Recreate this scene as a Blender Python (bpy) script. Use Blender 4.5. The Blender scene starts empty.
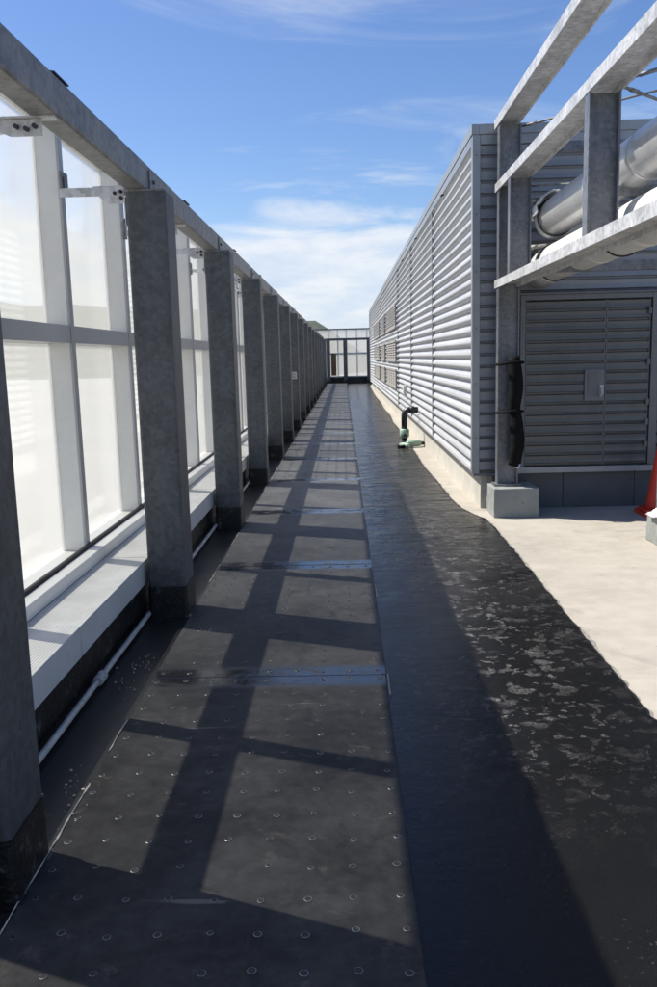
import bpy, bmesh, math, random
from mathutils import Vector, Matrix, noise
random.seed(7)
S = bpy.context.scene
COL = S.collection
R = math.radians

# ------------------------------------------------------------------ camera
CAM_H = 1.6
ROT = Matrix(((1.0, 0.0, 0.0), (0.0, 1.0, 0.0), (0.0, 0.0, 1.0)))
F, CX, CY = 840.0, 328.5, 493.5
d = Vector((343.5 - CX, -(357 - CY), -F)).normalized()
u = -Vector((460 - CX, -(5690 - CY), -F)).normalized()
u = (u - d * u.dot(d)).normalized()
r = d.cross(u)
# rows of this matrix are the world axes seen from the camera = world-from-camera rotation
ROT = Matrix((r, d, u))
cam_d = bpy.data.cameras.new('camera')
cam = bpy.data.objects.new('camera', cam_d)
COL.objects.link(cam)
cam.matrix_world = Matrix.Translation((0, 0, CAM_H)) @ ROT.to_4x4()
cam_d.sensor_fit = 'VERTICAL'
cam_d.sensor_height = 36.0
cam_d.lens = F / 987.0 * 36.0
cam_d.clip_start = 0.05
cam_d.clip_end = 9000
S.camera = cam

# ------------------------------------------------------------------ sun, sky, exposure
SUN_EL = R(54.8)
L = Vector((0.928 * math.cos(SUN_EL), -0.371 * math.cos(SUN_EL), -math.sin(SUN_EL)))
sun_d = bpy.data.lights.new('sun', 'SUN')
sun_d.energy = 5.0
sun_d.angle = R(0.5)
sun_d.color = (1.0, 0.945, 0.85)
sun = bpy.data.objects.new('sun', sun_d)
COL.objects.link(sun)
sun.rotation_euler = L.to_track_quat('-Z', 'Y').to_euler()

S.view_settings.view_transform = 'Standard'
S.view_settings.look = 'None'
S.view_settings.gamma = 1
S.view_settings.exposure = 0.55
S.view_settings.use_curve_mapping = False


class NG:
    """small helper for node trees"""
    def __init__(self, tree):
        self.t = tree
        tree.nodes.clear()

    def n(self, typ, **kw):
        nd = self.t.nodes.new(typ)
        ins = kw.pop('ins', {})
        for k, v in kw.items():
            setattr(nd, k, v)
        for k, v in ins.items():
            self.set(nd, k, v)
        return nd

    def set(self, nd, k, v):
        if isinstance(v, bpy.types.NodeSocket):
            self.t.links.new(v, nd.inputs[k])
        else:
            nd.inputs[k].default_value = v

    def math(self, op, a, b=0.0, c=0.0, clamp=False):
        nd = self.n('ShaderNodeMath', operation=op, use_clamp=clamp)
        self.set(nd, 0, a)
        self.set(nd, 1, b)
        if op in ('MULTIPLY_ADD', 'SMOOTH_MIN', 'WRAP', 'COMPARE'):
            self.set(nd, 2, c)
        return nd.outputs[0]

    def mix(self, fac, a, b):
        nd = self.n('ShaderNodeMix', data_type='RGBA')
        self.set(nd, 0, fac)
        self.set(nd, 6, a)
        self.set(nd, 7, b)
        return nd.outputs[2]

    def mixf(self, fac, a, b):
        nd = self.n('ShaderNodeMix', data_type='FLOAT')
        self.set(nd, 0, fac)
        self.set(nd, 2, a)
        self.set(nd, 3, b)
        return nd.outputs[0]

    def ramp(self, x, lo, hi, smooth=True):
        nd = self.n('ShaderNodeMapRange', interpolation_type='SMOOTHSTEP' if smooth else 'LINEAR')
        self.set(nd, 0, x)
        self.set(nd, 1, lo)
        self.set(nd, 2, hi)
        return nd.outputs[0]

    def pos(self, scale=(1, 1, 1)):
        g = self.n('ShaderNodeNewGeometry')
        m = self.n('ShaderNodeMapping', ins={'Vector': g.outputs['Position'], 'Scale': scale})
        return m.outputs[0]

    def noise(self, vec, scale, detail=4.0, rough=0.55, dist=0.0):
        nd = self.n('ShaderNodeTexNoise', ins={'Vector': vec, 'Scale': scale, 'Detail': detail, 'Roughness': rough, 'Distortion': dist})
        return nd.outputs[0]

    def voro(self, vec, scale, feature='F1', rnd=1.0):
        nd = self.n('ShaderNodeTexVoronoi', feature=feature, ins={'Vector': vec, 'Scale': scale, 'Randomness': rnd})
        return nd

    def bump(self, h, strength=0.3, dist=0.01):
        nd = self.n('ShaderNodeBump', ins={'Height': h, 'Strength': strength, 'Distance': dist})
        return nd.outputs[0]


def c4(r, g=None, b=None):
    return (r, r, r, 1) if g is None else (r, g, b, 1)


world = bpy.data.worlds.new('World')
S.world = world
world.use_nodes = True
w = NG(world.node_tree)
sky = w.n('ShaderNodeTexSky', sky_type='NISHITA', sun_disc=False, sun_elevation=SUN_EL, sun_rotation=R(-68.2),
          altitude=0, air_density=1.0, dust_density=0.6, ozone_density=3.2)
tc = w.n('ShaderNodeTexCoord')
sep = w.n('ShaderNodeSeparateXYZ', ins={0: tc.outputs['Generated']})
zx, zy, zz = sep.outputs
zc = w.math('MAXIMUM', zz, 0.0)
den = w.math('ADD', zc, 0.06)
px = w.math('DIVIDE', zx, den)
py = w.math('DIVIDE', zy, den)
plane = w.n('ShaderNodeCombineXYZ', ins={0: px, 1: py})
# low bank of bright cloud
bankv = w.n('ShaderNodeMapping', ins={'Vector': tc.outputs['Generated'], 'Scale': (4.0, 4.0, 15.0), 'Location': (0.9, 0.3, 0.2)})
nb = w.noise(bankv.outputs[0], 1.3, 7.0, 0.55, 0.5)
el_f = w.ramp(zz, 0.24, 0.05)
side = w.math('MULTIPLY', w.ramp(zx, -0.22, -0.5), 0.22)      # cloud added to the west to whiten the glass in front of it
bank = w.ramp(w.math('ADD', w.math('ADD', nb, side), w.math('MULTIPLY', el_f, 0.62)), 0.66, 0.90)
# thin streaks higher up
stv = w.n('ShaderNodeMapping', ins={'Vector': plane.outputs[0], 'Scale': (0.9, 1.6, 1.0), 'Rotation': (0, 0, 0.35), 'Location': (0.17, 2.07, 0)})
ns = w.noise(stv.outputs[0], 0.75, 8.0, 0.62, 0.9)
streak = w.math('MULTIPLY', w.ramp(ns, 0.53, 0.76), 0.62)
bank = w.math('MULTIPLY', bank, w.ramp(zy, -0.35, 0.25))     # the bank lies ahead; clear blue behind
cl = w.math('MAXIMUM', bank, streak, clamp=True)
shade = w.ramp(w.noise(bankv.outputs[0], 2.6, 5.0, 0.6), 0.25, 0.75)
ccol = w.mix(shade, (4.6, 5.4, 6.7, 1), (6.9, 7.0, 7.1, 1))
skyc = w.n('ShaderNodeHueSaturation', ins={'Hue': 0.510, 'Saturation': 1.18, 'Value': 1.06, 'Color': sky.outputs[0]})
mixc = w.mix(w.math('MULTIPLY', cl, 0.9), skyc.outputs[0], ccol)
bg = w.n('ShaderNodeBackground', ins={'Color': mixc, 'Strength': 0.095})
out = w.n('ShaderNodeOutputWorld', ins={0: bg.outputs[0]})


# ------------------------------------------------------------------ materials
def mat(name):
    m = bpy.data.materials.new(name)
    m.use_nodes = True
    g = NG(m.node_tree)
    o = g.n('ShaderNodeOutputMaterial')
    b = g.n('ShaderNodeBsdfPrincipled')
    g.t.links.new(b.outputs[0], o.inputs[0])
    return m, g, b, o


def paint(name, col, rough=0.5, metal=0.0, var=0.12, scale=6.0, bump=0.0, spec=0.5):
    m, g, b, o = mat(name)
    g.set(b, 'Specular IOR Level', spec)
    p = g.pos()
    n1 = g.noise(p, scale, 5, 0.6)
    n2 = g.noise(p, scale * 9, 3, 0.6)
    f = g.math('ADD', g.math('MULTIPLY', n1, 0.7), g.math('MULTIPLY', n2, 0.3))
    f = g.ramp(f, 0.3, 0.7)
    lo = tuple(x * (1 - var) for x in col) + (1,)
    hi = tuple(min(1, x * (1 + var)) for x in col) + (1,)
    g.set(b, 'Base Color', g.mix(f, lo, hi))
    g.set(b, 'Roughness', g.mixf(n1, max(0.02, rough - 0.1), min(1, rough + 0.1)))
    g.set(b, 'Metallic', metal)
    if bump:
        g.set(b, 'Normal', g.bump(n2, bump, 0.004))
    return m


def m_galv(name, base, metal=0.45, rough=0.5, streak=0.6):
    m, g, b, o = mat(name)
    p = g.pos()
    v = g.voro(p, 38)
    sp = g.n('ShaderNodeSeparateColor', ins={0: v.outputs['Color']})
    n1 = g.noise(p, 3.5, 6, 0.62)
    n2 = g.noise(g.pos((9, 9, 0.8)), 1.0, 5, 0.65)
    f = g.math('ADD', g.math('MULTIPLY', sp.outputs[0], 0.40), g.math('MULTIPLY', g.ramp(n1, 0.3, 0.7), 0.35))
    f = g.math('ADD', f, g.math('MULTIPLY', g.ramp(n2, 0.3, 0.75), 0.25))
    col = g.mix(f, tuple(x * 0.55 for x in base) + (1,), tuple(x * 1.5 for x in base) + (1,))
    # pale runs and scuffs
    sc = g.ramp(g.noise(g.pos((14, 14, 3.0)), 1.2, 7, 0.75), 0.66, 0.76)
    col = g.mix(g.math('MULTIPLY', sc, streak), col, tuple(min(1, x * 2.3) for x in base) + (1,))
    g.set(b, 'Base Color', col)
    g.set(b, 'Metallic', metal)
    g.set(b, 'Roughness', g.mixf(n1, rough - 0.12, rough + 0.16))
    g.set(b, 'Normal', g.bump(g.noise(p, 90, 3), 0.12, 0.002))
    return m


M = {}
M['galv'] = m_galv('galvanised_dark', (0.088, 0.094, 0.102), 0.3, 0.55)
M['galv_rail'] = m_galv('galvanised_rail', (0.20, 0.20, 0.196), 0.25, 0.5)
M['galv_bright'] = m_galv('galvanised_bright', (0.50, 0.50, 0.50), 0.15, 0.42, 0.3)
M['galv_post'] = m_galv('galvanised_post', (0.16, 0.168, 0.185), 0.3, 0.40, 0.3)
M['white_alu'] = paint('white_powdercoat', (0.71, 0.70, 0.665), 0.4, 0.0, 0.05, 3)
M['frame_alu'] = paint('grey_white_powdercoat', (0.60, 0.61, 0.61), 0.38, 0.0, 0.05, 3)
M['frame_edge'] = paint('grey_frame_edge', (0.38, 0.385, 0.39), 0.4, 0.0, 0.08, 3)
M['gasket'] = paint('black_gasket', (0.02, 0.02, 0.022), 0.6)
M['pvc'] = paint('pale_pvc', (0.50, 0.49, 0.45), 0.45, 0, 0.22, 10)
M['black_rubber'] = paint('black_foam', (0.006, 0.006, 0.007), 0.8, 0, 0.3, 20, 0.3, 0.15)
M['black_pvc'] = paint('black_pvc', (0.012, 0.012, 0.013), 0.35)
M['bolt'] = paint('dark_bolt', (0.05, 0.05, 0.055), 0.45, 0.6)
M['orange'] = paint('cone_orange', (0.55, 0.04, 0.02), 0.5, 0, 0.2, 12)
M['white_wrap'] = paint('white_lagging', (0.66, 0.65, 0.62), 0.5, 0, 0.1, 9, 0.3)
M['plastic'] = paint('white_plastic', (0.75, 0.75, 0.74), 0.35)
M['green'] = paint('pale_green_plastic', (0.27, 0.38, 0.30), 0.45, 0, 0.15, 20)
M['brown_ply'] = paint('brown_plywood', (0.20, 0.13, 0.07), 0.65, 0, 0.3, 4)
M['vent'] = paint('beige_vent', (0.33, 0.315, 0.29), 0.55, 0, 0.12, 3)
M['vent_dark'] = paint('vent_dark', (0.10, 0.10, 0.10), 0.7)
M['dark_panel'] = paint('dark_plinth_panel', (0.085, 0.092, 0.10), 0.6, 0, 0.15, 3)
M['core'] = paint('wall_core_grey', (0.14, 0.15, 0.16), 0.7)
M['sticker'] = paint('pale_notice', (0.45, 0.46, 0.46), 0.6, 0, 0.3, 60)


def m_clad(name, base, metal, rough):
    m, g, b, o = mat(name)
    p = g.pos()
    n1 = g.noise(g.pos((0.6, 0.35, 5.0)), 1.0, 5, 0.6)
    n2 = g.noise(p, 30, 3, 0.6)
    n3 = g.noise(g.pos((7, 7, 0.9)), 1.0, 6, 0.7)
    f = g.math('ADD', g.math('MULTIPLY', n1, 0.45), g.math('ADD', g.math('MULTIPLY', n2, 0.15), g.math('MULTIPLY', n3, 0.4)))
    f = g.ramp(f, 0.33, 0.66)
    g.set(b, 'Base Color', g.mix(f, tuple(x * 0.84 for x in base) + (1,), tuple(min(1, x * 1.1) for x in base) + (1,)))
    g.set(b, 'Metallic', metal)
    g.set(b, 'Roughness', g.mixf(n1, rough - 0.06, rough + 0.1))
    g.set(b, 'Normal', g.bump(g.noise(g.pos((1, 1, 1)), 2.2, 2), 0.12, 0.02))
    return m


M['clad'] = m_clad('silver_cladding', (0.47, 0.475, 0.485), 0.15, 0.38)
M['clad_end'] = m_clad('silver_cladding_shaded', (0.23, 0.242, 0.265), 0.35, 0.38)  # same cladding made darker: the end wall's shade put into its colour
M['trim'] = m_clad('silver_trim', (0.30, 0.315, 0.335), 0.3, 0.36)
M['door_trim'] = m_clad('door_trim_grey', (0.15, 0.155, 0.165), 0.3, 0.4)
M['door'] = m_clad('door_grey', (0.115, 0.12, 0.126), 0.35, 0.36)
M['pipe_silver'] = m_clad('pipe_jacket', (0.74, 0.74, 0.74), 0.55, 0.3)


def m_concrete(name, base, crack=True):
    m, g, b, o = mat(name)
    p = g.pos()
    n1 = g.noise(p, 1.1, 7, 0.62, 0.4)
    n2 = g.noise(p, 7, 6, 0.65)
    n3 = g.noise(p, 120, 3, 0.6)
    f = g.math('ADD', g.math('MULTIPLY', n1, 0.5), g.math('ADD', g.math('MULTIPLY', n2, 0.35), g.math('MULTIPLY', n3, 0.15)))
    f = g.ramp(f, 0.34, 0.62)
    col = g.mix(f, tuple(x * 0.84 for x in base) + (1,), tuple(x * 1.07 for x in base) + (1,))
    sp = g.ramp(g.noise(p, 16, 6, 0.75), 0.64, 0.74)
    col = g.mix(g.math('MULTIPLY', sp, 0.5), col, tuple(x * 0.35 for x in base) + (1,))
    st = g.math('MULTIPLY', g.ramp(g.noise(g.pos((1.0, 1.6, 1)), 1.9, 8, 0.7, 1.0), 0.54, 0.66), 0.45)
    col = g.mix(st, col, (base[0] * 0.62, base[1] * 0.63, base[2] * 0.66, 1))
    vv = g.voro(p, 5.5)
    dot = g.math('LESS_THAN', vv.outputs[0], 0.05)
    col = g.mix(g.math('MULTIPLY', dot, 0.6), col, c4(0.12, 0.11, 0.1))
    g.set(b, 'Base Color', col)
    g.set(b, 'Roughness', 0.85)
    g.set(b, 'Normal', g.bump(g.math('ADD', n3, g.math('MULTIPLY', n2, 2.0)), 0.25, 0.004))
    return m


M['concrete'] = m_concrete('pale_concrete', (0.385, 0.355, 0.305))
M['block'] = m_concrete('grey_block', (0.25, 0.265, 0.255))
M['plinth'] = m_concrete('cream_plinth', (0.50, 0.48, 0.43))


def m_membrane():
    m, g, b, o = mat('black_membrane')
    p = g.pos()
    n1 = g.noise(p, 1.6, 6, 0.6)
    n2 = g.noise(p, 26, 5, 0.7)
    n3 = g.noise(p, 150, 3, 0.6)
    warp = g.n('ShaderNodeVectorMath', operation='MULTIPLY_ADD')
    nz = g.n('ShaderNodeTexNoise', ins={'Vector': p, 'Scale': 9.0, 'Detail': 5.0})
    g.t.links.new(nz.outputs['Color'], warp.inputs[0])
    warp.inputs[1].default_value = (0.26, 0.20, 0)
    g.t.links.new(p, warp.inputs[2])
    v = g.voro(warp.outputs[0], 10.5)
    sc = g.n('ShaderNodeSeparateColor', ins={0: v.outputs['Color']})
    rad = g.math('MULTIPLY', sc.outputs[0], 0.62)
    dd = g.math('SUBTRACT', rad, v.outputs[0])           # >0 inside a puddle mark
    inside = g.ramp(dd, 0.0, 0.16)
    ring = g.math('MULTIPLY', inside, g.ramp(dd, 0.16, 0.03))
    patchy = g.ramp(g.noise(p, 0.5, 3, 0.5), 0.38, 0.58)
    spx = g.n('ShaderNodeSeparateXYZ', ins={0: p})
    yf = g.math('MULTIPLY', g.ramp(g.math('ADD', spx.outputs[1], g.math('MULTIPLY', n1, 1.6)), 3.1, 5.0), 1.0)   # the marks start a little way along the roof
    xf = g.ramp(spx.outputs[0], 0.1, 0.3)
    v2 = g.voro(warp.outputs[0], 21.0)
    sc2 = g.n('ShaderNodeSeparateColor', ins={0: v2.outputs['Color']})
    dd2 = g.math('SUBTRACT', g.math('MULTIPLY', sc2.outputs[1], 0.6), v2.outputs[0])
    in2 = g.math('MULTIPLY', g.ramp(dd2, 0.0, 0.25), 0.8)
    marks = g.math('MAXIMUM', g.math('MAXIMUM', g.math('MULTIPLY', ring, 1.0), g.math('MULTIPLY', inside, 0.45)), in2)
    fade = g.math('MULTIPLY', g.ramp(spx.outputs[0], 1.36, 0.85), g.ramp(spx.outputs[1], 12.0, 7.0))
    marks = g.math('MULTIPLY', g.math('MULTIPLY', yf, xf), g.math('MULTIPLY', marks, g.mixf(fade, 0.25, 1.0)))
    grit = g.ramp(n2, 0.58, 0.72)
    fleck = g.math('MULTIPLY', g.ramp(g.noise(p, 60, 4, 0.75), 0.62, 0.70), g.ramp(g.noise(p, 3.5, 5, 0.65), 0.46, 0.62))
    bub = g.voro(p, 80, 'DISTANCE_TO_EDGE')
    spk = g.math('MULTIPLY', g.math('MAXIMUM', g.ramp(bub.outputs[0], 0.16, 0.04), g.ramp(g.noise(p, 75, 4, 0.8), 0.54, 0.66)), g.ramp(g.noise(p, 13, 4, 0.6), 0.32, 0.60))
    marks = g.math('MULTIPLY', marks, g.mixf(spk, 0.10, 1.0))
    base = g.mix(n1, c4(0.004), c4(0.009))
    far_sheen = g.math('MULTIPLY', g.ramp(spx.outputs[1], 3.2, 9.0), g.ramp(g.noise(p, 2.2, 6, 0.65), 0.3, 0.65))  # grey towards the far end: sky sheen put into the base colour
    base = g.mix(g.math('MULTIPLY', far_sheen, 0.8), base, c4(0.045, 0.043, 0.043))
    base = g.mix(marks, base, c4(0.22, 0.215, 0.21))
    base = g.mix(g.math('MULTIPLY', g.math('MULTIPLY', fleck, xf), 0.6), base, c4(0.16, 0.155, 0.15))
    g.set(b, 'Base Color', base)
    farm = g.ramp(spx.outputs[1], 4.0, 12.0)
    rough = g.mixf(farm, g.mixf(g.ramp(n1, 0.3, 0.7), 0.25, 0.36), g.mixf(g.ramp(n1, 0.3, 0.7), 0.13, 0.22))
    rough = g.mixf(marks, rough, 0.85)
    g.set(b, 'Roughness', rough)
    g.set(b, 'Specular IOR Level', g.mixf(marks, 0.24, 0.02))
    h = g.math('ADD', g.math('MULTIPLY', n2, 0.2), g.math('MULTIPLY', n3, 0.05))
    h = g.math('ADD', h, g.math('MULTIPLY', g.noise(g.pos((3.0, 6.5, 1)), 1.0, 3, 0.55, 0.4), g.mixf(farm, 0.25, 4.2)))
    g.set(b, 'Normal', g.bump(h, 0.6, 0.016))
    return m


def m_gutter():
    m, g, b, o = mat('gutter_membrane')
    p = g.pos()
    n1 = g.noise(p, 2.4, 6, 0.6)
    n2 = g.noise(p, 40, 5, 0.7)
    fl = g.math('MULTIPLY', g.ramp(n2, 0.62, 0.70), g.ramp(n1, 0.5, 0.62))
    base = g.mix(n1, c4(0.012), c4(0.028, 0.027, 0.026))
    base = g.mix(fl, base, c4(0.35, 0.34, 0.32))
    g.set(b, 'Base Color', base)
    g.set(b, 'Roughness', g.mixf(n1, 0.22, 0.5))
    g.set(b, 'Normal', g.bump(n2, 0.3, 0.006))
    return m


def m_skirt():
    m, g, b, o = mat('bitumen_paint')
    p = g.pos()
    n1 = g.noise(p, 7, 7, 0.7, 0.6)
    n2 = g.noise(p, 34, 5, 0.7)
    fl = g.math('MULTIPLY', g.ramp(n1, 0.52, 0.66), g.ramp(n2, 0.42, 0.60))
    base = g.mix(n1, c4(0.004), c4(0.011))
    base = g.mix(g.math('MULTIPLY', fl, 0.75), base, c4(0.17, 0.165, 0.16))
    g.set(b, 'Base Color', base)
    g.set(b, 'Roughness', g.mixf(n2, 0.3, 0.6))
    g.set(b, 'Normal', g.bump(g.math('ADD', n1, n2), 0.6, 0.012))
    return m


JOINT0, JOINTD = 4.05, 2.3


def m_boards():
    m, g, b, o = mat('plywood_deck_black')
    p = g.pos()
    sp = g.n('ShaderNodeSeparateXYZ', ins={0: p})
    y = sp.outputs[1]
    n1 = g.noise(p, 1.7, 7, 0.65, 0.5)
    n2 = g.noise(p, 14, 6, 0.7)
    n3 = g.noise(g.pos((2.5, 22, 1)), 1.0, 5, 0.7, 0.8)
    k = g.math('FLOOR', g.math('DIVIDE', g.math('SUBTRACT', y, JOINT0), JOINTD))
    wn = g.n('ShaderNodeTexWhiteNoise', noise_dimensions='1D')
    g.t.links.new(k, wn.inputs['W'])
    f = g.math('ADD', g.math('MULTIPLY', n1, 0.55), g.math('MULTIPLY', n2, 0.35))
    f = g.math('ADD', f, g.math('MULTIPLY', wn.outputs[0], 0.12))
    f = g.ramp(f, 0.3, 0.75)
    far = g.ramp(y, 3.0, 12.0)          # the sheets further along are paler
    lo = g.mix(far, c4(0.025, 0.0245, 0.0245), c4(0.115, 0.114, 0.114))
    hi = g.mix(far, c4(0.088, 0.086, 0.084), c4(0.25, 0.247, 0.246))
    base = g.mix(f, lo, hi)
    sc = g.ramp(n3, 0.64, 0.72)
    base = g.mix(g.math('MULTIPLY', sc, 0.18), base, c4(0.17, 0.16, 0.15))
    n4 = g.noise(p, 4.5, 8, 0.72, 1.2)
    base = g.mix(g.math('MULTIPLY', g.ramp(n4, 0.55, 0.72), 0.55), base, c4(0.018, 0.017, 0.016))   # dark drips and scuffs
    base = g.mix(g.math('MULTIPLY', g.ramp(n4, 0.42, 0.28), 0.6), base, c4(0.15, 0.128, 0.105))     # dusty brown patches
    sk = g.n('ShaderNodeMapping', ins={'Vector': p, 'Rotation': (0, 0, 0.7), 'Scale': (1.2, 26, 1)})
    scr = g.math('MULTIPLY', g.ramp(g.noise(sk.outputs[0], 1.0, 3, 0.5), 0.70, 0.73), g.ramp(n1, 0.45, 0.6))
    base = g.mix(g.math('MULTIPLY', scr, 0.55), base, c4(0.24, 0.22, 0.20))
    dist = g.math('ABSOLUTE', g.math('SUBTRACT', g.math('FRACT', g.math('ADD', g.math('DIVIDE', g.math('SUBTRACT', y, JOINT0), JOINTD), 0.5)), 0.5))
    dm = g.math('ADD', g.math('MULTIPLY', dist, JOINTD), g.math('MULTIPLY', g.math('SUBTRACT', n2, 0.5), 0.02))
    band = g.math('MULTIPLY', g.ramp(dm, 0.17, 0.08), g.ramp(n4, 0.75, 0.45))        # bitumen tape over each cross joint
    base = g.mix(band, base, c4(0.014, 0.0145, 0.016))
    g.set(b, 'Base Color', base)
    rough = g.mixf(f, 0.5, 0.66)
    rough = g.mixf(band, rough, 0.14)
    g.set(b, 'Roughness', rough)
    g.set(b, 'Specular IOR Level', g.mixf(band, 0.08, 0.95))
    g.set(b, 'Normal', g.bump(g.math('ADD', g.math('MULTIPLY', n2, g.mixf(band, 1.0, 0.2)), g.math('MULTIPLY', n3, g.mixf(band, 0.4, 0.0))), 0.12, 0.006))
    return m


def m_glass(name, frit_share):
    m = bpy.data.materials.new(name)
    m.use_nodes = True
    g = NG(m.node_tree)
    o = g.n('ShaderNodeOutputMaterial')
    tr = g.n('ShaderNodeBsdfTransparent', ins={0: c4(0.97, 0.985, 0.98)})
    tl = g.n('ShaderNodeBsdfTranslucent', ins={0: c4(0.92, 0.89, 0.83)})
    df = g.n('ShaderNodeBsdfDiffuse', ins={0: c4(0.85, 0.85, 0.83)})
    frit = g.n('ShaderNodeMixShader', ins={0: 0.25, 1: tl.outputs[0], 2: df.outputs[0]})
    a = g.n('ShaderNodeMixShader', ins={0: frit_share, 1: tr.outputs[0], 2: frit.outputs[0]})
    gl = g.n('ShaderNodeBsdfGlossy', ins={0: c4(0.9), 'Roughness': 0.03})
    geo = g.n('ShaderNodeNewGeometry')
    fr = g.n('ShaderNodeFresnel', ins={0: g.mixf(geo.outputs['Backfacing'], 1.45, 1 / 1.45)})   # thin pane: same reflection from both sides
    b = g.n('ShaderNodeMixShader', ins={0: g.math('MULTIPLY', fr.outputs[0], 0.8), 1: a.outputs[0], 2: gl.outputs[0]})
    g.t.links.new(b.outputs[0], o.inputs[0])
    return m


def m_perf():
    m, g, b, o = mat('perforated_white_sheet')
    p = g.pos((1 / 0.014, 1 / 0.014, 1))
    sp = g.n('ShaderNodeSeparateXYZ', ins={0: p})
    fx = g.math('SUBTRACT', g.math('FRACT', sp.outputs[0]), 0.5)
    fy = g.math('SUBTRACT', g.math('FRACT', g.math('ADD', sp.outputs[1], g.math('MULTIPLY', g.math('FLOOR', sp.outputs[0]), 0.5))), 0.5)
    rr = g.math('SQRT', g.math('ADD', g.math('MULTIPLY', fx, fx), g.math('MULTIPLY', fy, fy)))
    hole = g.ramp(rr, 0.29, 0.22)
    n1 = g.noise(g.pos(), 5, 6, 0.65)
    base = g.mix(g.ramp(n1, 0.35, 0.7), c4(0.62, 0.61, 0.57), c4(0.74, 0.73, 0.69))
    g.set(b, 'Base Color', g.mix(g.math('MULTIPLY', hole, 0.85), base, c4(0.22)))
    g.set(b, 'Roughness', 0.45)
    return m


def m_land(name, a, bcol, s):
    m, g, b, o = mat(name)
    n1 = g.noise(g.pos(), s, 8, 0.65)
    g.set(b, 'Base Color', g.mix(g.ramp(n1, 0.35, 0.65), a, bcol))
    g.set(b, 'Roughness', 0.95)
    return m


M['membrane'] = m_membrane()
M['gutter'] = m_gutter()
M['skirt'] = m_skirt()
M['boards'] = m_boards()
M['glass'] = m_glass('fritted_glass', 0.33)
M['glass_dense'] = m_glass('dense_fritted_glass', 0.55)
M['perf'] = m_perf()
M['land'] = m_land('town_ground', c4(0.28, 0.28, 0.265), c4(0.40, 0.395, 0.375), 0.02)
M['pale_backdrop'] = m_land('pale_glass_backdrop', c4(0.34, 0.335, 0.315), c4(0.42, 0.41, 0.385), 0.05)  # colour of the slab added outside the screen
M['hill'] = m_land('bush_hill', c4(0.030, 0.048, 0.035), c4(0.075, 0.095, 0.055), 0.02)
M['smear'] = paint('grey_primer', (0.22, 0.205, 0.18), 0.8, 0, 0.35, 14)
M['sealant'] = paint('pale_sealant', (0.50, 0.46, 0.38), 0.8, 0, 0.3, 40)
M['washer'] = paint('washer_steel', (0.26, 0.255, 0.25), 0.35, 0.5, 0.4, 20)


# ------------------------------------------------------------------ builders
def world_loc(o):
    v = Vector((0, 0, 0))
    while o is not None:
        v += o.location
        o = o.parent
    return v


def tag(o, label=None, cat=None, group=None, kind=None):
    if label: o['label'] = label
    if cat: o['category'] = cat
    if group: o['group'] = group
    if kind: o['kind'] = kind
    elif label: o['kind'] = 'thing'
    return o


def empty(name, loc, label, cat, group=None):
    o = bpy.data.objects.new(name, None)
    o.empty_display_size = 0.2
    COL.objects.link(o)
    o.location = loc
    return tag(o, label, cat, group, 'thing')


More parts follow.
